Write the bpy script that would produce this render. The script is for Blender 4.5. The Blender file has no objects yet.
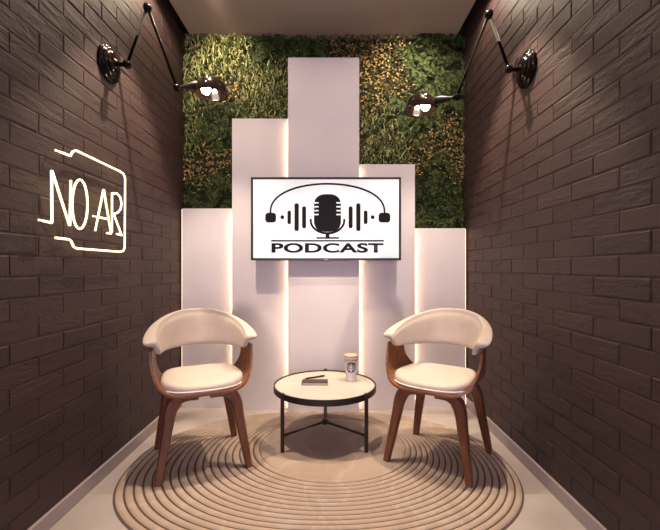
import bpy, bmesh, math, random
from mathutils import Vector, Matrix, noise
random.seed(7)
R = math.radians
PI = math.pi
scene = bpy.context.scene
COL = scene.collection
F, CX, HY = 392.0, 330.0, 268.0          # lens in pixels, vanishing point of the photograph

def at(px, py, y):
    """point of the room seen at pixel (px, py) at distance y from the camera (camera height 1 m)"""
    return Vector(((px - CX) * y / F, y, 1.0 + (HY - py) * y / F))

# ------------------------------------------------------------------ materials
def mat(name, color, rough=0.5, metal=0.0, spec=0.5, emit=None, strength=1.0, sheen=0.0, coat=0.0):
    m = bpy.data.materials.new(name); m.use_nodes = True
    b = m.node_tree.nodes['Principled BSDF']
    b.inputs['Base Color'].default_value = (*color, 1)
    b.inputs['Roughness'].default_value = rough
    b.inputs['Metallic'].default_value = metal
    b.inputs['Specular IOR Level'].default_value = spec
    b.inputs['Sheen Weight'].default_value = sheen
    b.inputs['Coat Weight'].default_value = coat
    if emit:
        b.inputs['Emission Color'].default_value = (*emit, 1)
        b.inputs['Emission Strength'].default_value = strength
    return m

def N(m, kind, **kw):
    n = m.node_tree.nodes.new(kind)
    for k, v in kw.items(): setattr(n, k, v)
    return n

def link(m, a, b): m.node_tree.links.new(a, b)

def noisy(m, c1, c2, scale=8.0, stretch=(1, 1, 1), detail=6.0, bump=0.0, bump_scale=None, lo=0.35, hi=0.65, distort=0.0, dist=0.01):
    """mottled base colour between c1 and c2, with optional bump"""
    b = m.node_tree.nodes['Principled BSDF']
    tc = N(m, 'ShaderNodeTexCoord'); mp = N(m, 'ShaderNodeMapping')
    mp.inputs['Scale'].default_value = stretch
    link(m, tc.outputs['Object'], mp.inputs['Vector'])
    nz = N(m, 'ShaderNodeTexNoise')
    nz.inputs['Scale'].default_value = scale; nz.inputs['Detail'].default_value = detail
    nz.inputs['Distortion'].default_value = distort
    link(m, mp.outputs['Vector'], nz.inputs['Vector'])
    cr = N(m, 'ShaderNodeValToRGB')
    cr.color_ramp.elements[0].position = lo; cr.color_ramp.elements[0].color = (*c1, 1)
    cr.color_ramp.elements[1].position = hi; cr.color_ramp.elements[1].color = (*c2, 1)
    link(m, nz.outputs['Fac'], cr.inputs['Fac'])
    link(m, cr.outputs['Color'], b.inputs['Base Color'])
    if bump:
        n2 = N(m, 'ShaderNodeTexNoise'); n2.inputs['Scale'].default_value = bump_scale or scale * 4
        n2.inputs['Detail'].default_value = 4
        link(m, mp.outputs['Vector'], n2.inputs['Vector'])
        bp = N(m, 'ShaderNodeBump'); bp.inputs['Strength'].default_value = bump; bp.inputs['Distance'].default_value = dist
        link(m, n2.outputs['Fac'], bp.inputs['Height'])
        link(m, bp.outputs['Normal'], b.inputs['Normal'])
    return m

def brick_material():
    m = mat('painted_brick', (.1, .065, .06), rough=.58, spec=.35)
    b = m.node_tree.nodes['Principled BSDF']
    geo = N(m, 'ShaderNodeNewGeometry'); tc = N(m, 'ShaderNodeTexCoord')
    # every brick has its own tone and its own piece of the grain
    sc = N(m, 'ShaderNodeMath', operation='MULTIPLY'); sc.inputs[1].default_value = 37.0
    link(m, geo.outputs['Random Per Island'], sc.inputs[0])
    cmb = N(m, 'ShaderNodeCombineXYZ'); link(m, sc.outputs[0], cmb.inputs['X']); link(m, sc.outputs[0], cmb.inputs['Z'])
    add = N(m, 'ShaderNodeVectorMath', operation='ADD')
    link(m, tc.outputs['Object'], add.inputs[0]); link(m, cmb.outputs[0], add.inputs[1])
    mp = N(m, 'ShaderNodeMapping'); mp.inputs['Scale'].default_value = (1, .55, 2.6)
    link(m, add.outputs[0], mp.inputs['Vector'])
    ridge = N(m, 'ShaderNodeTexNoise'); ridge.inputs['Scale'].default_value = 11; ridge.inputs['Detail'].default_value = 5
    ridge.inputs['Distortion'].default_value = .8
    link(m, mp.outputs[0], ridge.inputs['Vector'])
    rr = N(m, 'ShaderNodeValToRGB'); rr.color_ramp.interpolation = 'LINEAR'
    e = rr.color_ramp.elements; e[0].position = .40; e[0].color = (0, 0, 0, 1); e[1].position = .62; e[1].color = (1, 1, 1, 1)
    a = e.new(.47); a.color = (.25, .25, .25, 1); a = e.new(.49); a.color = (.55, .55, .55, 1)
    a = e.new(.55); a.color = (.6, .6, .6, 1); a = e.new(.57); a.color = (.9, .9, .9, 1)
    link(m, ridge.outputs['Fac'], rr.inputs['Fac'])
    # ridged slate faces only on some bricks
    msk = N(m, 'ShaderNodeMapRange'); msk.inputs['From Min'].default_value = .35; msk.inputs['From Max'].default_value = .8
    msk.inputs['To Min'].default_value = .15; msk.inputs['To Max'].default_value = 1
    fr = N(m, 'ShaderNodeMath', operation='FRACT'); link(m, sc.outputs[0], fr.inputs[0])
    link(m, fr.outputs[0], msk.inputs['Value'])
    mul = N(m, 'ShaderNodeMath', operation='MULTIPLY'); link(m, rr.outputs['Color'], mul.inputs[0]); link(m, msk.outputs[0], mul.inputs[1])
    fine = N(m, 'ShaderNodeTexNoise'); fine.inputs['Scale'].default_value = 120; fine.inputs['Detail'].default_value = 3
    link(m, tc.outputs['Object'], fine.inputs['Vector'])
    b1 = N(m, 'ShaderNodeBump'); b1.inputs['Strength'].default_value = .4; b1.inputs['Distance'].default_value = .006
    link(m, mul.outputs[0], b1.inputs['Height'])
    b2 = N(m, 'ShaderNodeBump'); b2.inputs['Strength'].default_value = .4; b2.inputs['Distance'].default_value = .003
    link(m, fine.outputs['Fac'], b2.inputs['Height']); link(m, b1.outputs['Normal'], b2.inputs['Normal'])
    link(m, b2.outputs['Normal'], b.inputs['Normal'])
    cr = N(m, 'ShaderNodeValToRGB')
    cr.color_ramp.elements[0].color = (.043, .0235, .0235, 1); cr.color_ramp.elements[1].color = (.056, .031, .031, 1)
    link(m, geo.outputs['Random Per Island'], cr.inputs['Fac'])
    link(m, cr.outputs['Color'], b.inputs['Base Color'])
    return m

def floor_material():
    m = mat('porcelain_tile', (.45, .40, .39), rough=.38, spec=.45)
    b = m.node_tree.nodes['Principled BSDF']
    tc = N(m, 'ShaderNodeTexCoord'); mp = N(m, 'ShaderNodeMapping'); mp.inputs['Location'].default_value = (.28, .06, 0)
    link(m, tc.outputs['Object'], mp.inputs['Vector'])
    br = N(m, 'ShaderNodeTexBrick'); br.offset = 0
    br.inputs['Color1'].default_value = (1, 1, 1, 1); br.inputs['Color2'].default_value = (.96, .96, .96, 1)
    br.inputs['Mortar'].default_value = (.68, .66, .65, 1)
    br.inputs['Scale'].default_value = 1; br.inputs['Mortar Size'].default_value = .0022
    br.inputs['Brick Width'].default_value = .9; br.inputs['Row Height'].default_value = .9
    link(m, mp.outputs[0], br.inputs['Vector'])
    nz = N(m, 'ShaderNodeTexNoise'); nz.inputs['Scale'].default_value = 3.5; nz.inputs['Detail'].default_value = 8; nz.inputs['Distortion'].default_value = .6
    link(m, tc.outputs['Object'], nz.inputs['Vector'])
    cr = N(m, 'ShaderNodeValToRGB')
    cr.color_ramp.elements[0].position = .3; cr.color_ramp.elements[0].color = (.37, .315, .295, 1)
    cr.color_ramp.elements[1].position = .7; cr.color_ramp.elements[1].color = (.47, .405, .385, 1)
    link(m, nz.outputs['Fac'], cr.inputs['Fac'])
    mx = N(m, 'ShaderNodeMix', data_type='RGBA', blend_type='MULTIPLY'); mx.inputs[0].default_value = 1
    link(m, cr.outputs['Color'], mx.inputs[6]); link(m, br.outputs['Color'], mx.inputs[7])
    link(m, mx.outputs[2], b.inputs['Base Color'])
    return m

def rug_material(name, c1, c2, vein):
    m = mat(name, c1, rough=.95, spec=.1, sheen=.15)
    b = m.node_tree.nodes['Principled BSDF']
    tc = N(m, 'ShaderNodeTexCoord')
    w = N(m, 'ShaderNodeTexNoise'); w.inputs['Scale'].default_value = 2.6; w.inputs['Detail'].default_value = 5; w.inputs['Distortion'].default_value = 1.6
    link(m, tc.outputs['Object'], w.inputs['Vector'])
    cr = N(m, 'ShaderNodeValToRGB'); e = cr.color_ramp.elements
    e[0].position = .3; e[0].color = (*c1, 1); e[1].position = .7; e[1].color = (*c2, 1)
    for p, c in ((.47, c2), (.50, vein), (.53, c2)):
        k = e.new(p); k.color = (*c, 1)
    link(m, w.outputs['Fac'], cr.inputs['Fac']); link(m, cr.outputs['Color'], b.inputs['Base Color'])
    f = N(m, 'ShaderNodeTexNoise'); f.inputs['Scale'].default_value = 260; link(m, tc.outputs['Object'], f.inputs['Vector'])
    bp = N(m, 'ShaderNodeBump'); bp.inputs['Strength'].default_value = .5; bp.inputs['Distance'].default_value = .004
    link(m, f.outputs['Fac'], bp.inputs['Height']); link(m, bp.outputs['Normal'], b.inputs['Normal'])
    return m

def leaf_material(name, c1, c2, trans=.25, pos=.15):
    m = mat(name, c1, rough=.55, spec=.3)
    b = m.node_tree.nodes['Principled BSDF']
    geo = N(m, 'ShaderNodeNewGeometry'); cr = N(m, 'ShaderNodeValToRGB')
    cr.color_ramp.elements[0].color = (*c1, 1); cr.color_ramp.elements[1].color = (*c2, 1); cr.color_ramp.elements[0].position = pos
    link(m, geo.outputs['Random Per Island'], cr.inputs['Fac']); link(m, cr.outputs['Color'], b.inputs['Base Color'])
    tr = N(m, 'ShaderNodeBsdfTranslucent'); link(m, cr.outputs['Color'], tr.inputs['Color'])
    mx = N(m, 'ShaderNodeMixShader'); mx.inputs[0].default_value = trans
    out = m.node_tree.nodes['Material Output']
    link(m, b.outputs[0], mx.inputs[1]); link(m, tr.outputs[0], mx.inputs[2]); link(m, mx.outputs[0], out.inputs['Surface'])
    return m

WARM = (1.0, .81, .60)
M = {}
M['brick'] = brick_material()
M['floor'] = floor_material()
M['ceiling'] = noisy(mat('ceiling_paint', (.5, .45, .41), rough=.85, spec=.2), (.46, .375, .31), (.48, .395, .33), 3, bump=.05)
M['dark_gap'] = mat('shadow_gap_paint', (.05, .04, .035), rough=.9)
M['base'] = mat('baseboard_paint', (.36, .30, .30), rough=.45)
M['panel'] = noisy(mat('panel_lacquer', (.72, .66, .70), rough=.5, spec=.35), (.70, .645, .68), (.735, .675, .715), 4)
M['led'] = mat('led_strip', (1, .9, .7), emit=(1, .72, .42), strength=14)
M['led_edge'] = mat('led_edge_strip', (1, .9, .7), emit=(1, .72, .42), strength=2.2)
M['arm'] = mat('lamp_arm_black', (.004, .003, .003), rough=.4, spec=.08)
M['neon'] = mat('neon_tube', (1, .9, .7), emit=(1.0, .80, .44), strength=1.7)
M['cable'] = mat('neon_cable', (.15, .11, .10), rough=.6)
M['black'] = mat('black_enamel', (.006, .0032, .0024), rough=.13, spec=.12)
M['bronze'] = mat('shade_enamel', (.009, .005, .004), rough=.13, spec=.5)
M['bulb'] = mat('bulb_glow', (1, .95, .9), emit=(1, .84, .66), strength=9)
M['socket'] = mat('socket_enamel', (.012, .007, .006), rough=.35, spec=.2)
M['bezel'] = mat('tv_bezel', (.022, .015, .015), rough=.35)
M['screen'] = mat('tv_screen', (.6, .6, .6), rough=.25, emit=(.93, .93, 1.0), strength=.40)
M['ink'] = mat('screen_ink', (.010, .008, .012), rough=.5, spec=.12)
M['fabric'] = noisy(mat('cream_leather', (.72, .60, .53), rough=.55, spec=.3, sheen=.1), (.51, .42, .37), (.55, .46, .41), 14, bump=.08, bump_scale=220)
M['piping'] = mat('cream_piping', (.74, .68, .66), rough=.5)
M['walnut'] = noisy(mat('walnut', (.2, .08, .04), rough=.38, spec=.45), (.10, .033, .016), (.20, .074, .034), 6, (6, 6, .7), 8, distort=.7, lo=.3, hi=.72)
M['walnut_shell'] = noisy(mat('walnut_ply', (.24, .1, .05), rough=.36, spec=.45), (.15, .056, .027), (.28, .118, .058), 6, (.8, 6, 6), 8, distort=.7, lo=.3, hi=.72)
M['stone'] = noisy(mat('cream_stone', (.72, .62, .5), rough=.35, spec=.4), (.47, .405, .355), (.53, .47, .42), 5, distort=.8)
M['black_metal'] = mat('black_metal', (.014, .011, .011), rough=.42, spec=.5)
M['rug'] = rug_material('rug_pile', (.335, .245, .195), (.385, .29, .232), (.42, .335, .28))
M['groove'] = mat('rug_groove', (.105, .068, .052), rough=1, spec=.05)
M['rug_edge'] = mat('rug_binding', (.13, .095, .085), rough=.95, spec=.05)
M['paper_cup'] = mat('cup_paper', (.80, .78, .82), rough=.45)
M['cup_lid'] = noisy(mat('cup_lid', (.62, .46, .30), rough=.4), (.46, .35, .25), (.54, .43, .32), 30, (1, 6, 1))
M['cup_band'] = mat('cup_band', (.55, .45, .37), rough=.4)
M['emblem'] = mat('emblem_ink', (.035, .045, .05), rough=.45)
M['cover'] = mat('notebook_cover', (.035, .018, .016), rough=.5)
M['pages'] = mat('notebook_pages', (.66, .60, .62), rough=.8)
M['pen'] = mat('pen_barrel', (.02, .013, .012), rough=.3)
M['grass'] = leaf_material('grass_leaf', (.07, .10, .022), (.85, .83, .36), pos=.3)
M['fern'] = leaf_material('fern_leaf', (.015, .033, .007), (.135, .18, .045))
M['gold'] = leaf_material('golden_leaf', (.05, .06, .016), (.74, .50, .20), pos=.42)
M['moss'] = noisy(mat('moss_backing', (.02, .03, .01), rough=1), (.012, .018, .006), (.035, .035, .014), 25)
M['ring'] = mat('downlight_ring', (.7, .66, .62), rough=.4)
M['lens'] = mat('downlight_lens', (1, 1, 1), emit=(1, .82, .6), strength=9)

# ------------------------------------------------------------------ builders
def obj(name, me_or_bm, m, parent=None, smooth=False, loc=None):
    if isinstance(me_or_bm, bmesh.types.BMesh):
        me = bpy.data.meshes.new(name); me_or_bm.normal_update(); me_or_bm.to_mesh(me); me_or_bm.free()
    else:
        me = me_or_bm
    ms = m if isinstance(m, (list, tuple)) else [m]
    for k in ms: me.materials.append(k)
    if smooth:
        me.polygons.foreach_set('use_smooth', [True] * len(me.polygons))
    o = bpy.data.objects.new(name, me); COL.objects.link(o)
    if parent: o.parent = parent
    if loc is not None: o.location = loc
    return o

def thing(name, label, cat, loc=(0, 0, 0), rz=0.0, group=None):
    o = bpy.data.objects.new(name, None); COL.objects.link(o)
    o.empty_display_size = .05
    o.location = loc; o.rotation_euler = (0, 0, rz)
    o['label'] = label; o['category'] = cat; o['kind'] = 'thing'
    if group: o['group'] = group
    return o

def structure(o, label=None, cat=None):
    o['kind'] = 'structure'
    if label: o['label'] = label
    if cat: o['category'] = cat
    return o

def add_box(bm, lo, hi, bevel=0.0, seg=2):
    c = [(a + b) / 2 for a, b in zip(lo, hi)]; s = [abs(b - a) for a, b in zip(lo, hi)]
    t = bmesh.new()
    bmesh.ops.create_cube(t, size=1, matrix=Matrix.Translation(c) @ Matrix.Diagonal((*s, 1)))
    if bevel:
        bmesh.ops.bevel(t, geom=list(t.edges), offset=bevel, segments=seg, affect='EDGES', profile=.5)
    merge(bm, t); return bm

def merge(bm, t):
    me = bpy.data.meshes.new('tmp'); t.to_mesh(me); t.free(); bm.from_mesh(me); bpy.data.meshes.remove(me)

def box(lo, hi, bevel=0.0, seg=2): return add_box(bmesh.new(), lo, hi, bevel, seg)

def frame_axes(d):
    d = d.normalized(); up = Vector((0, 0, 1)) if abs(d.z) < .95 else Vector((0, 1, 0))
    x = d.cross(up).normalized(); y = x.cross(d).normalized()
    return x, y

def add_lathe(bm, prof, origin=(0, 0, 0), axis=(0, 0, 1), n=32, caps=True):
    """prof: (radius, height along the axis)"""
    o = Vector(origin); d = Vector(axis).normalized(); x, y = frame_axes(d)
    rings = []
    for r, h in prof:
        if r < 1e-6: rings.append([bm.verts.new(o + d * h)])
        else: rings.append([bm.verts.new(o + d * h + (x * math.cos(2 * PI * k / n) + y * math.sin(2 * PI * k / n)) * r) for k in range(n)])
    for a, b in zip(rings, rings[1:]):
        for k in range(n):
            k2 = (k + 1) % n
            if len(a) == 1 and len(b) == 1: continue
            if len(a) == 1: bm.faces.new((a[0], b[k2], b[k]))
            elif len(b) == 1: bm.faces.new((a[k], a[k2], b[0]))
            else: bm.faces.new((a[k], a[k2], b[k2], b[k]))
    if caps:
        if len(rings[0]) > 1: bm.faces.new(list(reversed(rings[0])))
        if len(rings[-1]) > 1: bm.faces.new(rings[-1])
    bmesh.ops.recalc_face_normals(bm, faces=bm.faces)
    return bm

def lathe(prof, origin=(0, 0, 0), axis=(0, 0, 1), n=32, caps=True): return add_lathe(bmesh.new(), prof, origin, axis, n, caps)

def add_tube(bm, pts, r, n=10, closed=False):
    pts = [Vector(p) for p in pts]; rings = []; L = len(pts)
    x = None
    for i, p in enumerate(pts):
        a = pts[i - 1] if (i > 0 or closed) else p; b = pts[(i + 1) % L] if (i < L - 1 or closed) else p
        d = (b - a).normalized()
        if x is None: x, y = frame_axes(d)
        else:
            x = (x - d * x.dot(d)).normalized(); y = d.cross(x)
        rr = r(i / (L - 1)) if callable(r) else r
        rings.append([bm.verts.new(p + (x * math.cos(2 * PI * k / n) + y * math.sin(2 * PI * k / n)) * rr) for k in range(n)])
    pairs = list(zip(rings, rings[1:])) + ([(rings[-1], rings[0])] if closed else [])
    for a, b in pairs:
        for k in range(n): bm.faces.new((a[k], a[(k + 1) % n], b[(k + 1) % n], b[k]))
    if not closed:
        bm.faces.new(list(reversed(rings[0]))); bm.faces.new(rings[-1])
    bmesh.ops.recalc_face_normals(bm, faces=bm.faces)
    return bm

def tube(pts, r, n=10, closed=False): return add_tube(bmesh.new(), pts, r, n, closed)

def ball(c, r, seg=16):
    bm = bmesh.new(); bmesh.ops.create_uvsphere(bm, u_segments=seg, v_segments=seg // 2 + 2, radius=r, matrix=Matrix.Translation(c)); return bm

def catmull(pts, per=6, closed=False):
    pts = [Vector(p) for p in pts]; n = len(pts); out = []
    rng = range(n) if closed else range(n - 1)
    for i in rng:
        if closed: p0, p1, p2, p3 = pts[i - 1], pts[i], pts[(i + 1) % n], pts[(i + 2) % n]
        else: p0, p1, p2, p3 = pts[max(i - 1, 0)], pts[i], pts[i + 1], pts[min(i + 2, n - 1)]
        for k in range(per):
            t = k / per
            out.append(.5 * ((2 * p1) + (p2 - p0) * t + (2 * p0 - 5 * p1 + 4 * p2 - p3) * t * t + (3 * p1 - p0 - 3 * p2 + p3) * t ** 3))
    if not closed: out.append(pts[-1].copy())
    return out

def loft(rings, cap=True, closed=True):
    bm = bmesh.new(); vr = [[bm.verts.new(p) for p in r] for r in rings]; n = len(vr[0])
    for a, b in zip(vr, vr[1:]):
        for k in range(n if closed else n - 1): bm.faces.new((a[k], a[(k + 1) % n], b[(k + 1) % n], b[k]))
    if cap: bm.faces.new(list(reversed(vr[0]))); bm.faces.new(vr[-1])
    bmesh.ops.recalc_face_normals(bm, faces=bm.faces)
    return bm

def copy_thing(root, loc, rz, label):
    r = root.copy(); COL.objects.link(r); r.location = loc; r.rotation_euler = (0, 0, rz); r['label'] = label
    for ch in list(root.children):
        c = ch.copy(); COL.objects.link(c); c.parent = r
        for g in ch.children:
            d = g.copy(); COL.objects.link(d); d.parent = c
    return r

# ------------------------------------------------------------------ the room
XL, XR, YF, YB = -1.083, .992, -1.3, 2.96
ZC, ZT = 2.72, 2.90
PITCH, COURSE, Z0 = .2665, .0757, .0606

def brick_wall(name, xw, sgn, y_joint):
    """xw: face of the bricks; sgn +1 when the room lies on the +x side"""
    bm = bmesh.new(); dep = .0045
    xb = xw - sgn * dep
    add_box(bm, (min(xb, xb - sgn * .1), YF, -.05), (max(xb, xb - sgn * .1), YB + .1, ZT))
    rnd = random.Random(3 if sgn > 0 else 4)
    row = 0; z = Z0 - COURSE
    while z < ZT - .01:
        y = y_joint - 14 * PITCH - (PITCH / 2 if row % 2 == 0 else 0)
        while y < YB:
            g = .0036; c = .0045
            y0, y1 = max(y + g, YF), min(y + PITCH - g, YB); z0, z1 = max(z + g * .75, 0), min(z + COURSE - g * .75, ZT)
            if y1 - y0 > .02 and z1 - z0 > .01:
                xf = xw - sgn * rnd.uniform(0, .0022)
                j = lambda: rnd.uniform(-.0013, .0013)
                base = [(xb, y0, z0), (xb, y1, z0), (xb, y1, z1), (xb, y0, z1)]
                mid = [(xw - sgn * .0028, a + j(), b + j()) for _, a, b in base]
                fr = [(xf - sgn * abs(j()), y0 + c + j(), z0 + c + j()), (xf - sgn * abs(j()), y1 - c + j(), z0 + c + j()),
                      (xf - sgn * abs(j()), y1 - c + j(), z1 - c + j()), (xf - sgn * abs(j()), y0 + c + j(), z1 - c + j())]
                vs = [[bm.verts.new(p) for p in q] for q in (base, mid, fr)]
                for a, b in zip(vs, vs[1:]):
                    for k in range(4):
                        f = (a[k], a[(k + 1) % 4], b[(k + 1) % 4], b[k])
                        bm.faces.new(f if sgn > 0 else tuple(reversed(f)))
                bm.faces.new(vs[2] if sgn > 0 else list(reversed(vs[2])))
            y += PITCH
        z += COURSE; row += 1
    return structure(obj(name, bm, M['brick']))

brick_wall('wall_left', XL, 1, 1.327)
brick_wall('wall_right', XR, -1, 1.345)
structure(obj('wall_back', box((XL - .1, YB, -.05), (XR + .1, YB + .1, ZT)), M['moss']))
structure(obj('floor', box((XL - .1, YF, -.05), (XR + .1, YB + .1, 0)), M['floor']))
bm = bmesh.new()     # behind the camera: a wall with one tall opening to the daylight
for lo, hi in (((XL - .1, YF - .1, -.05), (-.62, YF, ZT)), ((.54, YF - .1, -.05), (XR + .1, YF, ZT)), ((-.62, YF - .1, 2.2), (.54, YF, ZT)), ((-.62, YF - .1, -.05), (.54, YF, .35))):
    add_box(bm, lo, hi)
structure(obj('wall_front', bm, M['panel']))
structure(obj('ceiling', box((XL + .05, YF, ZC), (XR - .055, YB, ZC + .04)), M['ceiling']))
structure(obj('ceiling_slab', box((XL - .1, YF, ZT), (XR + .1, YB + .1, ZT + .08)), M['dark_gap']))
structure(obj('baseboard_left', box((XL - .004, YF, 0), (XL + .011, 2.87, Z0 + .002), .0015), M['base']))
structure(obj('baseboard_right', box((XR - .011, YF, 0), (XR + .004, 2.87, Z0 + .002), .0015), M['base']))

# ------------------------------------------------------------------ stepped panels with light behind their edges
def panel(x0, x1, yf, top, strips, label):
    t = thing('backdrop_panel', label, 'panel', ((x0 + x1) / 2, yf, 0), 0, 'stepped pale panels on the back wall')
    cx = (x0 + x1) / 2
    obj('board', box((x0 - cx, 0, .0), (x1 - cx, .018, top), .0015), M['panel'], t)
    # battens carry the board off the wall
    for sx in (-.5, .5):
        bx = sx * (x1 - x0) * .55
        obj('batten', box((bx - .012, .018, 0), (bx + .012, YB - yf - .001, 1.15)), M['panel'], t)
    for xs, z1, d in strips:
        # behind the board, or (d) let into the edge beside the brick wall
        lo, hi = ((xs - cx - .004, .020, .02), (xs - cx + .004, .026, z1)) if not d else ((xs - cx - .002, .006, .02), (xs - cx + .002, .015, z1))
        obj('light_strip', box(lo, hi), M['led_edge' if d else 'led'], t)
    return t

YC, YM, YO = 2.722, 2.77, 2.815
pc = (at(288, 0, YC).x, at(359.2, 0, YC).x)
pl = (at(232, 0, YM).x, -.235); pr = (.145, at(415, 0, YM).x)
ol = (XL + .020, -.63); orr = (.54, XR - .019)
zt = lambda y, Y: at(0, y, Y).z
panel(*pc, YC, zt(57.5, YC), [(pc[0] + .014, zt(118, YM) - .03, 0), (pc[1] - .014, zt(164, YM) - .03, 0)], 'tallest pale panel, in the centre behind the television')
panel(*pl, YM, zt(118.5, YM), [(pl[0] + .014, zt(208, YO) - .03, 0)], 'second tallest pale panel, left of the tallest one')
panel(*pr, YM, zt(164.3, YM), [(pr[1] - .014, zt(228, YO) - .03, 0)], 'middle-height pale panel, right of the tallest one')
panel(*ol, YO, zt(208.5, YO), [(ol[0] - .002, zt(209, YO), 1)], 'low pale panel beside the left brick wall behind a chair')
panel(*orr, YO, zt(228.3, YO), [(orr[1] + .002, zt(229, YO), 1)], 'lowest pale panel beside the right brick wall behind a chair')

# ------------------------------------------------------------------ plant wall
SEEDS = [(200, 50, 'g1'), (232, 48, 'g1'), (215, 72, 'g1'), (193, 80, 'g1'), (240, 66, 'g1'), (278, 46, 'f1'), (258, 52, 'f1'), (310, 44, 'f1'),
         (265, 92, 'g2'), (245, 102, 'g2'), (281, 76, 'g2'), (282, 108, 'g2'), (231, 92, 'l1'), (228, 84, 'l1'), (208, 122, 'f2'), (224, 116, 'f2'), (194, 112, 'g1'),
         (206, 148, 'l2'), (222, 158, 'l2'), (196, 172, 'l2'), (190, 138, 'g3'), (190, 202, 'f3'), (214, 192, 'f3'), (228, 178, 'f3'), (228, 138, 'f2'),
         (340, 42, 'l3'), (370, 50, 'l3'), (394, 52, 'l3'), (374, 82, 'l3'), (394, 80, 'l3'), (365, 104, 'l3'), (412, 55, 'f4'), (436, 48, 'f4'), (454, 80, 'f4'), (430, 85, 'f4'),
         (402, 112, 'f4'), (385, 122, 'g4'), (370, 138, 'g4'), (394, 148, 'g4'), (376, 158, 'g4'), (416, 128, 'f4'), (432, 142, 'l4'), (454, 136, 'l4'), (422, 156, 'l4'),
         (440, 172, 'f5'), (424, 204, 'f5'), (454, 200, 'f5'), (452, 165, 'l4'), (448, 225, 'f5')]
BUF = {}
def buf(k): return BUF.setdefault(k, ([], []))
def which(px, py):
    best = min(SEEDS, key=lambda s: (s[0] - px) ** 2 + (s[1] - py) ** 2 + 0 * random.random())
    return best[2]
def quadleaf(k, p, d, nrm, L, W, curl=.15):
    """pointed leaf: two quads along d, slightly folded"""
    V_, F_ = buf(k); d = d.normalized(); s = d.cross(nrm)
    if s.length < 1e-4: s = Vector((1, 0, 0))
    s.normalize(); n = s.cross(d)
    i = len(V_)
    V_ += [p, p + d * L * .35 + s * W * .5 + n * W * .2, p + d * L * .45 + n * W * -.05, p + d * L * .35 - s * W * .5 + n * W * .2,
           p + d * L * .75 + s * W * .32 - n * L * curl * .5, p + d * L * .75 - s * W * .32 - n * L * curl * .5, p + d * L - n * L * curl]
    F_ += [(i, i + 1, i + 2), (i, i + 2, i + 3), (i + 1, i + 4, i + 6, i + 2), (i + 2, i + 6, i + 5, i + 3)]
def blade(k, p, d, L, W, droop):
    V_, F_ = buf(k); s = Vector((random.uniform(.6, 1), random.uniform(-.5, .5), random.uniform(-.3, .3))).normalized()
    i = len(V_); q = p.copy(); dd = d.normalized()
    for j, w in enumerate((.7, 1, .7)):
        V_ += [q + s * W * w * .5, q - s * W * w * .5]
        dd = (dd + Vector((0, -.1, -droop))).normalized(); q = q + dd * L / 3
    V_.append(q)
    F_ += [(i, i + 1, i + 3, i + 2), (i + 2, i + 3, i + 5, i + 4), (i + 4, i + 5, i + 6)]
def frond(k, p, d, L):
    dd = d.normalized(); q = p.copy(); n = 9
    side = dd.cross(Vector((0, 1, 0)));
    if side.length < .1: side = Vector((1, 0, 0))
    side.normalize()
    V_, F_ = buf(k)
    for j in range(n):
        t = j / (n - 1); w = L * .30 * (math.sin(PI * (.12 + .86 * t)) ** .8) + .004
        for sg in (-1, 1):
            pd = side * sg * .9 + dd * .55 + Vector((0, random.uniform(-.2, .15), random.uniform(-.1, .1)))
            quadleaf(k, q, pd, Vector((0, -1, .25)), w, L * .07, .2)
        q = q + dd * L / n
        dd = (dd + Vector((0, -.02, -.11))).normalized()
top_at = lambda px: 57 if 288 < px < 359 else (118 if 232 < px <= 288 else (164 if 359 <= px < 415 else (208 if px <= 232 else 228)))
def spots(step):
    y = 34
    while y < 232:
        x = 183.0
        while x < 468:
            px, py = x + random.uniform(-.5, .5) * step, y + random.uniform(-.5, .5) * step
            if py < top_at(px) + 10: yield px, py
            x += step
        y += step
DEP = 2.90
def base_at(px, py, lo=2.885, hi=2.945):
    p = at(px, py, DEP); p.y = random.uniform(lo, hi)
    p.x = min(max(p.x, XL + .01), XR - .01); p.z = min(p.z, ZC + .0)
    return p
def clamp_buf():
    for k, (V_, F_) in BUF.items():
        for v in V_:
            v.x = min(max(v.x, XL + .004), XR - .004); v.z = min(v.z, ZC - .002); v.y = min(v.y, YB - .002)
            if v.y < 2.90: v.y = 2.90 - .032 * (1 - math.exp(-(2.90 - v.y) / .032))
for px, py in spots(2.0):
    k = which(px + random.gauss(0, 6), py + random.gauss(0, 6))
    if k[0] == 'g':
        for _ in range(1 if random.random() < .75 else 2):
            p = base_at(px, py, 2.865, 2.94)
            blade(k, p, Vector((random.gauss(.12, .33), -.6, random.uniform(.5, 1.3))), random.uniform(.05, .10), random.uniform(.005, .010), random.uniform(.1, .7))
    elif k[0] == 'l':
        for _ in range(1 if random.random() < .5 else 2):
            p = base_at(px, py, 2.87, 2.945)
            d = Vector((random.gauss(0, 1), random.uniform(-1, .1), random.gauss(.1, .8)))
            quadleaf(k, p, d, Vector((random.gauss(0, .5), -1, random.gauss(.3, .5))), random.uniform(.014, .029), random.uniform(.009, .015))
    else:
        if random.random() < .3:
            p = base_at(px, py, 2.91, 2.945)
            quadleaf(k, p, Vector((random.gauss(0, 1), -.5, random.gauss(-.2, .8))), Vector((0, -1, .4)), random.uniform(.018, .035), random.uniform(.008, .013))
for px, py in spots(7.5):
    k = which(px + random.gauss(0, 4), py + random.gauss(0, 4))
    if k[0] == 'f':
        frond(k, base_at(px, py, 2.885, 2.925), Vector((random.gauss(0, .45), -.35, random.uniform(-.9, .35))), random.uniform(.10, .17))
    elif random.random() < .06:
        frond('f2' if px < 300 else 'f4', base_at(px, py, 2.89, 2.925), Vector((random.gauss(0, .5), -.35, random.uniform(-.8, .2))), random.uniform(.06, .1))
clamp_buf()
pw = thing('plant_wall', 'green wall of grasses, ferns and golden leaves above the pale panels', 'plant wall', ((XL + XR) / 2, YB, 1.2))
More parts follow.
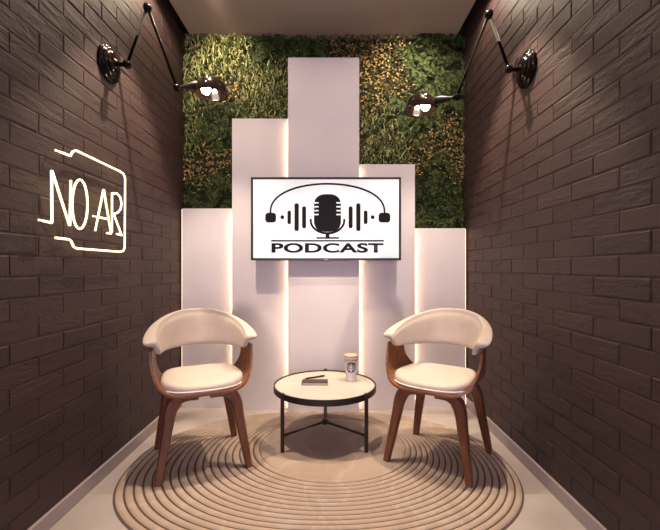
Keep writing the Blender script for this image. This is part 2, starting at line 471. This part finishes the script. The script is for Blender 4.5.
KIND = {'g': ('grass_foliage', 'grass'), 'f': ('fern_foliage', 'fern'), 'l': ('leaf_foliage', 'gold')}
PL = {'g': 'upright light green grass blades', 'f': 'dark green fern fronds', 'l': 'small golden leaves'}
org = Vector(pw.location)
for k in sorted(BUF):
    V_, F_ = BUF[k]; me = bpy.data.meshes.new('foliage'); me.from_pydata([v - org for v in V_], [], F_); me.update()
    o = obj(KIND[k[0]][0], me, M[KIND[k[0]][1]], pw); o['kind'] = 'stuff'; o['label'] = PL[k[0]]
obj('moss_mat', box((XL + .002 - org.x, -.018, .0), (XR - .002 - org.x, -.001, ZC - .003 - org.z)), M['moss'], pw)

# ------------------------------------------------------------------ television
YT = 2.68
c0, c1 = at(251, 177.2, YT), at(401, 260.3, YT)
TW, TH = c1.x - c0.x, c0.z - c1.z
tv = thing('television', 'wide flat television with a microphone picture on its white screen', 'television', ((c0.x + c1.x) / 2, YT, (c0.z + c1.z) / 2))
obj('casing', box((-TW / 2, 0, -TH / 2), (TW / 2, .028, TH / 2), .002), M['bezel'], tv)
bz = .015
bm = bmesh.new()
add_box(bm, (-TW / 2, -.004, TH / 2 - bz), (TW / 2, .002, TH / 2), .001); add_box(bm, (-TW / 2, -.004, -TH / 2), (TW / 2, .002, -TH / 2 + bz), .001)
add_box(bm, (-TW / 2, -.004, -TH / 2), (-TW / 2 + bz, .002, TH / 2), .001); add_box(bm, (TW / 2 - bz, -.004, -TH / 2), (TW / 2, .002, TH / 2), .001)
obj('bezel', bm, M['bezel'], tv)
scr = obj('screen', box((-TW / 2 + bz, -.0015, -TH / 2 + bz), (TW / 2 - bz, .001, TH / 2 - bz)), M['screen'], tv)
obj('wall_bracket', box((-.15, .028, -.15), (.15, YC - YT - .0005, .15)), M['bezel'], tv)
obj('maker_mark', box((-.012, -.0047, -TH / 2 + .003), (.012, -.0035, -TH / 2 + .0065)), M['ring'], tv)
U = lambda cx: (cx - 334.5) / 555 * TW
W = lambda cy: (193.5 - cy) / 299 * TH
YI = -.0026
def flat(bm, poly):
    vs = [bm.verts.new((x, YI, z)) for x, z in poly]; f = bm.faces.new(vs)
    f.normal_update()
    if f.normal.y > 0: f.normal_flip()
def rrect(x0, y0, x1, y1, r, n=5):
    """rounded rectangle in picture pixels -> points"""
    pts = []
    for cx, cy, a0 in ((x1 - r, y1 - r, 0), (x0 + r, y1 - r, 90), (x0 + r, y0 + r, 180), (x1 - r, y0 + r, 270)):
        for k in range(n + 1):
            a = R(a0 + 90 * k / n); pts.append((U(cx + r * math.cos(a)), W(cy + r * math.sin(a))))
    return pts
def band(bm, pts, w):
    for i in range(len(pts) - 1):
        a, b = Vector(pts[i]), Vector(pts[i + 1])
        def nrm(j):
            p, q = Vector(pts[max(j - 1, 0)]), Vector(pts[min(j + 1, len(pts) - 1)]); d = (q - p).normalized(); return Vector((-d.y, d.x))
        na, nb = nrm(i) * w / 2, nrm(i + 1) * w / 2
        flat(bm, [(U(v.x), W(v.y)) for v in (a + na, b + nb, b - nb, a - na)])
def graphic(name, bm):
    # a hair of thickness, lying on the screen
    r = bmesh.ops.extrude_face_region(bm, geom=list(bm.faces))
    bmesh.ops.translate(bm, vec=(0, .0008, 0), verts=[e for e in r['geom'] if isinstance(e, bmesh.types.BMVert)])
    bmesh.ops.recalc_face_normals(bm, faces=bm.faces)
    return obj(name, bm, M['ink'], scr)
bm = bmesh.new()
band(bm, [(340 + 211 * math.cos(R(a)), 172 - 104 * math.sin(R(a)) ** .85 if 0 < a < 180 else 172) for a in range(0, 181, 4)], 6.8)
flat(bm, rrect(110, 172, 150, 207, 11)); flat(bm, rrect(529, 172, 572, 207, 11))
graphic('headphone_logo', bm)
bm = bmesh.new()
for x0, y0, x1, y1 in ((166, 181, 180, 195), (192, 164, 205, 213), (218, 138, 234, 238), (246, 149, 261, 228), (418, 149, 433, 228), (446, 138, 462, 238), (474, 164, 488, 213), (500, 181, 514, 195)):
    bm = bmesh.new(); flat(bm, rrect(x0, y0, x1, y1, min((x1 - x0) / 2 - .2, 7))); graphic('sound_bar_logo', bm)
# microphone: a capsule with four notches on each side
left = []
def cap_x(y):   # half width of the capsule
    if y < 150: return 50 * (1 - ((150 - y) / 45) ** 2.6) ** (1 / 2.6) if y > 105.2 else 6
    if y > 200: return 50 * (1 - ((y - 200) / 41) ** 2.6) ** (1 / 2.6) if y < 240.8 else 6
    return 50
ys = [105.3, 107, 110, 114, 119, 125, 131, 134, 134.01, 139, 139.01, 148, 148.01, 153, 153.01, 162, 162.01, 167, 167.01, 176, 176.01, 181, 181.01, 190, 200, 210, 220, 228, 234, 238, 240.7]
notch = lambda y: any(a < y < b for a, b in ((134.005, 139.005), (148.005, 153.005), (162.005, 167.005), (176.005, 181.005)))
hw = [(33 if notch(y) else cap_x(y)) for y in ys]
bm = bmesh.new()
for i in range(len(ys) - 1):
    flat(bm, [(U(340 - hw[i]), W(ys[i])), (U(340 + hw[i]), W(ys[i])), (U(340 + hw[i + 1]), W(ys[i + 1])), (U(340 - hw[i + 1]), W(ys[i + 1]))])
band(bm, [(278, 194)] + [(340 - 62 * math.cos(R(a)), 200 + 46 * math.sin(R(a))) for a in range(0, 181, 6)] + [(402, 194)], 8)
flat(bm, [(U(333), W(246)), (U(347), W(246)), (U(347), W(261)), (U(333), W(261))])
flat(bm, rrect(299, 259.5, 383, 265.5, 2.5))
graphic('microphone_logo', bm)
bm = bmesh.new(); flat(bm, [(U(132), W(270)), (U(548), W(270)), (U(548), W(275.5)), (U(132), W(275.5))]); graphic('rule_line', bm)
cu = bpy.data.curves.new('word', 'FONT'); cu.body = 'PODCAST'; cu.offset = .034; cu.space_character = 1.04
to = bpy.data.objects.new('word', cu); COL.objects.link(to)
me = bpy.data.meshes.new_from_object(to.evaluated_get(bpy.context.evaluated_depsgraph_get()))
bpy.data.objects.remove(to)
xs = [v.co.x for v in me.vertices]; yy = [v.co.y for v in me.vertices]
for v in me.vertices:
    u = (v.co.x - min(xs)) / (max(xs) - min(xs)); w = (v.co.y - min(yy)) / (max(yy) - min(yy))
    v.co = (U(133 + u * 414), YI, W(316 - w * 35))
obj('word_lettering', me, M['ink'], scr)

# ------------------------------------------------------------------ neon sign on the left wall
XN = XL + .028
def nw(cx, cy):
    px, py = 30 + cx / 4.417, 140 + cy / 4.417
    s = (CX - px) / -XN
    return Vector((XN, F / s, 1 + (HY - py) / s))
strokes = {
    'neon_outline': [[(112, 45), (178, 70), (188, 52), (203, 46), (398, 139), (413, 150), (420, 168), (418, 476), (412, 490), (398, 494), (205, 479), (192, 470), (181, 446), (172, 439), (112, 432)]],
    'neon_letter_n': [[(38, 353), (97, 366), (95, 130), (176, 383), (180, 178)]],
    'neon_letter_o': [[(220 + 34 * math.cos(R(a)), 284 + 109 * math.sin(R(a))) for a in range(0, 360, 15)]],
    'neon_letter_a': [[(288, 401), (325, 216), (358, 413), (339, 411)], [(278, 336), (346, 350)]],
    'neon_letter_r': [[(362, 408), (362, 236), (384, 236), (399, 254), (404, 280), (400, 306), (386, 322), (364, 328)], [(370, 328), (405, 421), (383, 415)]],
}
ns = thing('neon_sign', 'glowing warm neon sign with letters in an open outline on brick', 'neon sign', (XN, 1.9, 1.2))
norg = Vector(ns.location)
def densify(pts, closed=False):
    out = []
    for a, b in zip(pts, pts[1:] + ([pts[0]] if closed else [])):
        for k in range(4): out.append(a + (b - a) * (.02 + .32 * k))
    if not closed: out[0] = pts[0]; out.append(pts[-1])
    return out
for nm, ss in strokes.items():
    bm = bmesh.new()
    for s in ss:
        pts = [nw(*p) - norg for p in s]
        if nm.endswith('_o'): add_tube(bm, pts, .0046, 8, True)
        else: add_tube(bm, densify(pts), .0046, 8)
    o = obj(nm, bm, M['neon'], ns, True)
    # stand-offs hold each tube off the bricks
    for s in ss:
        for p in (s[0], s[len(s) // 2]):
            q = nw(*p) - norg; obj('stand_off', tube([q + Vector((-.002, 0, 0)), q + Vector((-.0275, 0, 0))], .003, 6), M['cable'], o)

# ------------------------------------------------------------------ swing-arm wall lamps
def sconce(plate, k1, k2, k3, rim, sgn, label):
    """sgn +1: mounted on the left wall"""
    t = thing('wall_lamp', label, 'wall lamp', plate, 0, 'swing-arm lamps on the brick walls')
    P = Vector(plate); k1, k2, k3, rim = (Vector(v) - P for v in (k1, k2, k3, rim))
    ax = Vector((sgn, 0, 0))
    prof = [(.088, -.004), (.091, .004), (.089, .011), (.083, .014), (.076, .0145), (.075, .018), (.072, .023), (.064, .026), (.056, .0265), (.055, .030), (.050, .034), (.038, .0375), (.024, .039), (.018, .040), (.016, .046), (.0, .047)]
    obj('wall_plate', lathe(prof, (0, 0, 0), ax, 40), M['black'], t, True)
    obj('arm', lathe([(.011, .04), (.011, k1.length)], (0, 0, 0), k1, 14), M['arm'], t, True)
    for a, b in ((k1, k2), (k2, k3)):
        obj('arm', tube([a, b], .0078, 12), M['arm'], t, True)
    for k, r in ((k1, .020), (k2, .022), (k3, .020)):
        j = ball(k, r)
        add_lathe(j, [(.008, -r - .004), (.011, -r - .002), (.011, r + .002), (.008, r + .004)], k, (0, 1, 0), 14)
        obj('joint', j, M['black'], t, True)
    # dome open underneath, rim horizontal
    dome = [(.0915, 0), (.0935, .003), (.0925, .010), (.089, .030), (.081, .052), (.068, .072), (.050, .088), (.030, .098), (.0, .102)]
    inner = [(0, .098), (.029, .094), (.048, .084), (.066, .068), (.078, .050), (.086, .029), (.0895, .010), (.0915, 0)]
    sh = obj('lamp_shade', lathe(dome + inner[:0], rim, (0, 0, 1), 48, False), M['bronze'], t, True)
    bm = lathe(dome[::-1][:-1] + inner[::-1][0:1] + inner[::-1][1:], rim, (0, 0, 1), 48, False)
    me = bpy.data.meshes.new('lamp_shade'); bm.to_mesh(me); bm.free(); me.materials.append(M['bronze'])
    me.polygons.foreach_set('use_smooth', [True] * len(me.polygons)); sh.data = me
    d = rim + Vector((-sgn * .060, -.004, .058)) - k3; L = d.length
    obj('lamp_socket', lathe([(.007, .0), (.0085, L * .2), (.015, L * .4), (.021, L * .6), (.022, L * .8), (.018, L * 1.12)], k3, d, 20), M['socket'], t, True)
    bc = rim + Vector((-sgn * .026, -.012, .026))
    b = bmesh.new()
    bmesh.ops.create_uvsphere(b, u_segments=20, v_segments=14, radius=.027, matrix=Matrix.Translation(bc))
    obj('light_bulb', b, M['bulb'], t, True)
    obj('bulb_base', lathe([(.012, .018), (.012, .052)], bc, Vector((-sgn * .5, 0, .8)), 14), M['socket'], t, True)
    l = bpy.data.lights.new('lamp_light', 'POINT'); l.energy = 2.2; l.color = (1, .76, .5); l.shadow_soft_size = .02
    lo = bpy.data.objects.new('lamp_light', l); COL.objects.link(lo); lo.parent = t; lo.location = bc + Vector((0, 0, -.034))
    return t
sl = F * -XL / (CX - 108.3); sr = F * XR / (527.3 - CX)
pL = at(108.3, 63.7, sl); pL.x = XL; pR = at(527.3, 69.3, sr); pR.x = XR
sconce(pL, at(127, 64.5, sl), at(147.4, 7.6, 2.0), at(177, 87.7, 2.15), at(211.3, 95.2, 2.2), 1, 'black swing-arm wall lamp on the left brick wall above the neon sign')
sconce(pR, at(508.9, 69.3, sr), at(489, 14, 2.06), at(456.5, 97.3, 2.2), at(420.4, 111.3, 2.25), -1, 'black swing-arm wall lamp on the right brick wall')

# ------------------------------------------------------------------ chairs
def make_chair(loc, rz, label):
    t = thing('armchair', label, 'chair', loc, rz, 'cream tub armchairs on walnut legs')
    # bent plywood shell: seat pan that curls up at both sides into the arms
    half = [(0, .400, -.234, .185), (.09, .400, -.233, .183), (.138, .404, -.226, .174), (.180, .420, -.208, .150), (.208, .452, -.180, .108),
            (.225, .495, -.152, .064), (.233, .540, -.126, .042), (.235, .592, -.106, .042)]
    cur = catmull([(a, b, 0) for a, b, _, _ in half], 4); fr = catmull([(c, d, 0) for _, _, c, d in half], 4)
    cols = []
    for s in (-1, 1):
        idx = range(len(cur) - 1, 0, -1) if s < 0 else range(len(cur))
        for i in idx: cols.append((s * cur[i].x, cur[i].y, fr[i].x, fr[i].y, s))
    ND = 10; th = .011
    inner = []; outer = []
    for i, (x, z, y0, y1, s) in enumerate(cols):
        a = cols[max(i - 1, 0)]; b = cols[min(i + 1, len(cols) - 1)]
        tx, tz = b[0] - a[0], b[1] - a[1]; l = math.hypot(tx, tz); nx, nz = tz / l, -tx / l      # outward / down
        ri, ro = [], []
        for k in range(ND + 1):
            y = y0 + (y1 - y0) * k / ND
            # the back of the side follows the round plan of the backrest
            f = 1.0
            if y > -.10: f = 1 - max(0, min(1, (z - .42) / .15)) * (1 - math.sqrt(max(0, 1 - ((y + .10) / .335) ** 2)))
            dz = -.010 * (1 - (x / .21) ** 2 if abs(x) < .21 else 0) * max(0, 1 - ((y) / .24) ** 2)
            ri.append(Vector((x * f, y, z + dz))); ro.append(Vector((x * f + nx * th, y, z + dz + nz * th)))
        inner.append(ri); outer.append(ro)
    bm = bmesh.new()
    vi = [[bm.verts.new(p) for p in r] for r in inner]; vo = [[bm.verts.new(p) for p in r] for r in outer]
    n = len(vi)
    for i in range(n - 1):
        for k in range(ND):
            bm.faces.new((vi[i][k], vi[i + 1][k], vi[i + 1][k + 1], vi[i][k + 1])); bm.faces.new((vo[i][k], vo[i][k + 1], vo[i + 1][k + 1], vo[i + 1][k]))
        bm.faces.new((vi[i][0], vo[i][0], vo[i + 1][0], vi[i + 1][0])); bm.faces.new((vi[i][ND], vi[i + 1][ND], vo[i + 1][ND], vo[i][ND]))
    for k in range(ND):
        bm.faces.new((vi[0][k], vi[0][k + 1], vo[0][k + 1], vo[0][k])); bm.faces.new((vi[-1][k], vo[-1][k], vo[-1][k + 1], vi[-1][k + 1]))
    bmesh.ops.recalc_face_normals(bm, faces=bm.faces)
    sh = obj('seat_shell', bm, M['walnut_shell'], t, True)
    md = sh.modifiers.new('edges', 'EDGE_SPLIT'); md.split_angle = R(50)
    # seat cushion
    def outline(sc, z, n=56):
        pts = []
        for k in range(n):
            a = 2 * PI * k / n; ca, sa = math.cos(a), math.sin(a); e = 2 / 3.0
            x = .192 * math.copysign(abs(ca) ** e, ca) * sc; y = .198 * math.copysign(abs(sa) ** e, sa) * sc - .022
            x *= 1 - .10 * (y + .022) / .198
            zz = z - (.016 * max(0, -(y + .10) / .13) ** 2 if z > .42 else .0) + (.012 * (abs(x) / .19) ** 2 if z > .42 else .006 * (abs(x) / .19) ** 2)
            pts.append(Vector((x, y, zz)))
        return pts
    rings = [outline(.95, .388), outline(.985, .398), outline(1.0, .410), outline(1.002, .424), outline(.985, .4365), outline(.95, .4435), outline(.85, .447), outline(.6, .4445), outline(.3, .4425), outline(.02, .442)]
    obj('seat_cushion', loft(rings), M['fabric'], t, True)
    pp = outline(1.004, .4085); obj('piping', tube(pp, .0042, 6, True), M['piping'], t, True)
    # upholstered wraparound back
    rings = []; NA = 56
    for i in range(NA + 1):
        a = R(-93 + 186 * i / NA); c = max(0, math.cos(a))
        w = min(1, c * 1.15) ** .8                                     # 0 at the arm ends, 1 at the back
        bot = .578 - .014 * w; H = (.640 - bot) + .112 * (min(1, c * 1.02) ** 1.0)
        px, py = .203 * math.sin(a), -.100 + .308 * math.cos(a)
        nrm = Vector((math.sin(a) * 1.0, math.cos(a), 0)).normalized()
        fl = .044 * (1 - w) + .014 * w                                  # how far the top rolls outwards
        lean = .020 + .030 * w
        sec = [(0, 0), (.000 + lean * .25, H * .35), (lean * .6, H * .75), (lean * .9, H * .90), (lean + .001, H - .001), (lean + .010, H + .003), (lean + .014 + fl * .5, H + .002), (lean + .018 + fl, H - .004),
               (lean + .018 + fl, H - .014), (lean * .8 + .024 + fl * .40, H - .024 - .01 * w), (lean * .6 + .024, H * .48), (.025, .004), (.012, -.005)]
        sc = catmull([(q[0], q[1], 0) for q in sec], 3, True)
        # round off the two ends
        e = min(i, NA - i); k = (.80, .95, .99, 1)[min(e, 3)]
        cxs = sum(p.x for p in sc) / len(sc); czs = sum(p.y for p in sc) / len(sc)
        rings.append([Vector((px, py, bot)) + nrm * (cxs + (p.x - cxs) * k - .012) + Vector((0, 0, czs + (p.y - czs) * k)) for p in sc])
    obj('backrest', loft(rings), M['fabric'], t, True)
    obj('seat_mount', box((-.085, -.15, .372), (.085, .145, .3915), .003), M['walnut'], t)
    # bentwood legs: run out from under the seat, bend, and splay down to the floor
    for sx in (-1, 1):
        for sy in (-1, 1):
            foot = Vector((sx * .208, sy * .196 , 0)); knee = Vector((sx * .152, sy * .148, .372))
            ctl = [Vector((sx * .030, sy * .125, .360)), Vector((sx * .085, sy * .134, .362)), Vector((sx * .132, sy * .144, .352)), Vector((sx * .154, sy * .151, .312)),
                   Vector((sx * .166, sy * .160, .245)), Vector((sx * .188, sy * .178, .12)), foot]
            pts = catmull(ctl, 5); rg = []
            for i, p in enumerate(pts):
                u = i / (len(pts) - 1)
                a = pts[max(i - 1, 0)]; b = pts[min(i + 1, len(pts) - 1)]; d = (b - a).normalized()
                side = Vector((0, 1, 0)); side = (side - d * side.dot(d)).normalized(); nn = d.cross(side).normalized()
                wv = .028 if u < .2 else (.028 + .034 * min(1, (u - .2) / .15) if u < .35 else .062 - .030 * (u - .35) / .65)
                dv = .046 - .014 * max(0, u - .3) / .7
                q = []
                for (cu_, cv_) in ((1, .6), (.75, 1), (-.75, 1), (-1, .6), (-1, -.6), (-.75, -1), (.75, -1), (1, -.6)):
                    v = p + nn * cu_ * wv / 2 + side * cv_ * dv / 2
                    if i == len(pts) - 1: v.z = 0
                    v.z = max(v.z, 0); q.append(v)
                rg.append(q)
            lg = obj('leg', loft(rg), M['walnut'], t, True)
            md = lg.modifiers.new('edges', 'EDGE_SPLIT'); md.split_angle = R(40)
    return t
CH = make_chair((-.676, 2.054, .0103), R(24.4), 'cream and walnut armchair beside the left brick wall, below the neon sign')
copy_thing(CH, (.574, 2.062, .0103), R(-34.5), 'cream and walnut armchair beside the right brick wall, nearest the coffee cup')

# ------------------------------------------------------------------ coffee table
TX, TY, TZ = -.030, 2.312, .0096
tb = thing('coffee_table', 'round low table with cream top and black tripod frame', 'table', (TX, TY, TZ))
RT = .300; HT = .305
obj('tabletop', lathe([(0, HT - .020), (RT - .008, HT - .020), (RT - .008, HT - .001), (RT - .010, HT), (0, HT)], n=72), M['stone'], tb)
bm = lathe([(RT - .008, HT - .027), (RT, HT - .027), (RT, HT + .006), (RT - .008, HT + .006), (RT - .008, HT - .027)], n=72, caps=False)
obj('rim', bm, M['black_metal'], tb)
LEGA = [R(-90 - 48), R(-90 + 48), R(90)]
hub = Vector((0, 0, .085))
for a in LEGA:
    p = Vector((math.cos(a), math.sin(a), 0)) * (RT + .004)
    l = tube([p, p + Vector((0, 0, HT + .012))], .0105, 14); obj('leg', l, M['black_metal'], tb, False)
    q = p.normalized() * (RT - .004)
    obj('brace', tube([q + Vector((0, 0, .088)), hub],   .0085, 10), M['black_metal'], tb, False)
obj('hub', lathe([(.0, -.014), (.014, -.014), (.017, -.008), (.017, .010), (.012, .015), (0, .015)], hub), M['black_metal'], tb)

TT = TZ + HT
# paper cup
cp = at(351, 379.8, 2.385)
cup = thing('coffee_cup', 'white lidded coffee cup with dark round emblem on the table', 'cup', (cp.x, 2.385, TT))
rad = lambda z: .0305 + .0065 * z / .128
obj('cup_body', lathe([(0, .002), (.027, .002), (.029, 0), (.0305, .001), (rad(.128), .128), (rad(.128) - .001, .130), (0, .129)], n=40), M['paper_cup'], cup, True)
obj('cup_lid', lathe([(0, .134), (.042, .134), (.0445, .137), (.0445, .142), (.041, .144), (.0405, .150), (.042, .152), (.0415, .157), (.036, .160), (0, .160)], n=40), M['cup_lid'], cup)
obj('lid_band', lathe([(.039, .126), (.0425, .127), (.0425, .134), (.039, .1345)], n=40), M['cup_band'], cup)
def onto(u, v, off):                                   # emblem coordinates -> on the cup's wall, facing the room's front
    z = .088 + v; r = rad(z) + off; a = R(-92) + u / r
    return Vector((r * math.cos(a), r * math.sin(a), z))
bm = bmesh.new(); RE = .0315
g = [[bm.verts.new(onto(RE * k / 6 * math.cos(2 * PI * j / 36), RE * k / 6 * math.sin(2 * PI * j / 36), .0006)) for j in range(36)] for k in range(1, 7)]
cv = bm.verts.new(onto(0, 0, .0006))
for j in range(36):
    bm.faces.new((cv, g[0][j], g[0][(j + 1) % 36]))
    for k in range(5): bm.faces.new((g[k][j], g[k + 1][j], g[k + 1][(j + 1) % 36], g[k][(j + 1) % 36]))
em = obj('emblem', bm, M['emblem'], cup); em['label'] = 'dark round emblem with pale figure'
bm = bmesh.new()
def patch(pts, n=5):
    vs = [bm.verts.new(onto(u * RE / .0228, v * RE / .0228, .0012)) for u, v in pts]; bm.faces.new(vs)
def oval(cx, cy, rx, ry): patch([(cx + rx * math.cos(2 * PI * k / 14), cy + ry * math.sin(2 * PI * k / 14)) for k in range(14)])
oval(0, .003, .0042, .006)
patch([(-.006, .012), (-.004, .0105), (0, .0115), (.004, .0105), (.006, .012), (.004, .0165), (.0018, .0135), (0, .018), (-.0018, .0135), (-.004, .0165)])
patch([(-.003, -.004), (.003, -.004), (.004, -.018), (-.004, -.018)])
for s in (-1, 1):
    for x0, w in ((.0068, .0018), (.0110, .0018), (.0152, .0018)):
        pts = [(s * (x0 + .0016 * math.sin(k * 1.25)), .012 - k * .0042 - (x0 - .006) * .3) for k in range(7)]
        for a, b in zip(pts, pts[1:]):
            if math.hypot(*b) < .0228 * .9: patch([(a[0] - w / 2, a[1]), (a[0] + w / 2, a[1]), (b[0] + w / 2, b[1]), (b[0] - w / 2, b[1])])
obj('emblem_figure', bm, M['paper_cup'], em)

# notebook and pen
nb = thing('notebook', 'small closed dark notebook lying on the coffee table', 'notebook', (at(315.0, 0, 2.32).x, 2.322, TT), R(-1))
hw_, hd_ = .0755, .034
obj('page_block', box((-hw_ + .003, -hd_ + .0015, .003), (hw_ - .003, hd_ - .003, .0135)), M['pages'], nb)
obj('front_cover', box((-hw_, -hd_, .0135), (hw_, hd_, .0175), .001), M['cover'], nb)
obj('back_cover', box((-hw_, -hd_, 0), (hw_, hd_, .003), .001), M['cover'], nb)
obj('spine', box((-hw_ - .0015, -hd_, 0), (-hw_ + .0015, hd_, .0175), .001), M['cover'], nb)
p0, p1 = at(304.6, 379.3, 2.41), at(324.6, 376.4, 2.475)
pv = Vector((p1.x - p0.x, p1.y - p0.y, 0)); Lp = pv.length
pn = thing('pen', 'slim dark pen lying behind the notebook', 'pen', (p0.x, p0.y, TT + .0052), math.atan2(pv.y, pv.x))
obj('barrel', lathe([(.001, 0), (.0042, .012), (.0052, .02), (.0052, Lp - .03)], axis=(1, 0, 0), n=16), M['pen'], pn, True)
obj('pen_cap', lathe([(.0052, Lp - .03), (.0052, Lp - .004), (.004, Lp)], axis=(1, 0, 0), n=16), M['pen'], pn, True)
obj('clip', box((Lp - .035, -.001, .0048), (Lp - .004, .001, .0068)), M['black_metal'], pn)

# ------------------------------------------------------------------ rug
NR, NT, STEPS = 18, 192, 8
A0 = dict(cx=.015, cy=2.215, a=.405, b=.375); A1 = dict(cx=-.050, cy=2.01, a=.955, b=.70)
def rp(f, ang):
    g_ = {k: A0[k] + (A1[k] - A0[k]) * f for k in A0}; n_ = 2.0 + .3 * f
    ca, sa = math.cos(ang), math.sin(ang); e = 2 / n_
    return Vector((g_['cx'] + g_['a'] * math.copysign(abs(ca) ** e, ca), g_['cy'] + g_['b'] * math.copysign(abs(sa) ** e, sa), 0))
bm = bmesh.new()
rings = []; mats = []
H0 = .0095
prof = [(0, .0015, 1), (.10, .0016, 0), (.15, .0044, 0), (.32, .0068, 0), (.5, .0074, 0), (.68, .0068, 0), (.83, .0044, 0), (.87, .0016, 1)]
c_in = Vector((A0['cx'], A0['cy'], 0))
for f in (.12, .35, .6, .85, .985):
    rings.append([bm.verts.new(c_in + (rp(0, 2 * PI * k / NT) - c_in) * f + Vector((0, 0, H0))) for k in range(NT)]); mats.append(0)
for r in range(NR):
    for u, dz, g_ in prof:
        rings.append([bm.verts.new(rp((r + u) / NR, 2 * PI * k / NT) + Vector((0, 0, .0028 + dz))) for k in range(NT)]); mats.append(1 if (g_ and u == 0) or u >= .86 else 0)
cvt = bm.verts.new(c_in + Vector((0, 0, H0)))
for dz, f in ((.0035, 1.0), (.0035, 1.004), (.0003, 1.006)):
    rings.append([bm.verts.new(rp(f, 2 * PI * k / NT) + Vector((0, 0, dz))) for k in range(NT)]); mats.append(2)
for k in range(NT): bm.faces.new((cvt, rings[0][k], rings[0][(k + 1) % NT]))
for i in range(len(rings) - 1):
    a, b = rings[i], rings[i + 1]
    for k in range(NT):
        f = bm.faces.new((a[k], b[k], b[(k + 1) % NT], a[(k + 1) % NT])); f.material_index = mats[i]
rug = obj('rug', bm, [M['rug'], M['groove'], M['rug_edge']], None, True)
rug['label'] = 'large oval taupe rug with raised rings lying on the tiled floor'; rug['category'] = 'rug'

# ------------------------------------------------------------------ room lights, plus added spots for plants and far bricks
def downlight(x, y, energy, angle, blend, soft, label, color=WARM, aim=None):
    t = thing('downlight', label, 'ceiling light', (x, y, ZC), 0, 'recessed ceiling spotlights')
    obj('trim_ring', lathe([(.045, -.004), (.058, -.003), (.060, .0), (.045, .0), (.045, -.004)], n=32, caps=False), M['ring'], t, True)
    obj('lens', lathe([(0, -.001), (.044, -.001), (.044, .0), (0, .0)], n=32), M['lens'], t)
    l = bpy.data.lights.new('spot', 'SPOT'); l.energy = energy; l.color = color; l.spot_size = R(angle); l.spot_blend = blend; l.shadow_soft_size = soft
    o = bpy.data.objects.new('spot', l); COL.objects.link(o); o.parent = t; o.location = (0, 0, -.012)
    if aim:
        d = Vector(aim) - Vector((x, y, ZC)); o.rotation_euler = d.to_track_quat('-Z', 'Y').to_euler()
    return t
downlight(-.02, 2.24, 95, 46, .4, .012, 'recessed ceiling spotlight above the coffee table')
downlight(-.70, 2.02, 135, 72, .4, .012, 'recessed ceiling spotlight above the left armchair')
downlight(.63, 2.02, 130, 72, .4, .012, 'recessed ceiling spotlight above the right armchair')
downlight(-.74, 2.30, 34, 60, .9, .02, 'added ceiling spotlight brightening the left of the plant wall', aim=(-.74, 2.9, 2.50))  # extra unseen spot, added to lift the dark foliage on this side
downlight(.56, 2.30, 40, 64, .9, .02, 'added ceiling spotlight brightening the right of the plant wall', aim=(.54, 2.9, 2.42))  # added too, so the right-hand foliage comes out brighter
downlight(-.93, 1.80, 9, 165, .35, .02, 'recessed ceiling spotlight grazing the left brick wall above its lamp plate')
downlight(.84, 1.87, 8, 165, .35, .02, 'recessed ceiling spotlight grazing the right brick wall above its lamp plate')
downlight(-.89, 2.36, 13, 165, .35, .02, 'added ceiling spotlight brightening the left brick wall near the plants')  # added out of view to light the far stretch of left brick
downlight(.80, 2.36, 13, 165, .35, .02, 'added ceiling spotlight brightening the right brick wall near the plants')  # added fill for the far bricks on the right
w = bpy.data.worlds.new('World'); scene.world = w; w.use_nodes = True
bg = w.node_tree.nodes['Background']; bg.inputs['Color'].default_value = (.79, .71, .93, 1); bg.inputs['Strength'].default_value = 5.2

# ------------------------------------------------------------------ camera
cam = bpy.data.cameras.new('camera'); co = bpy.data.objects.new('camera', cam); COL.objects.link(co)
cam.sensor_width = 36; cam.sensor_fit = 'HORIZONTAL'; cam.lens = 36 * F / 660
cam.shift_y = (HY - 265) / 660; cam.clip_start = .02
co.location = (0, 0, 1.0); co.rotation_euler = (R(90), 0, 0)
scene.camera = co
vs = scene.view_settings
vs.view_transform = 'Standard'; vs.look = 'None'; vs.gamma = 1; vs.use_curve_mapping = False; vs.exposure = 0.36
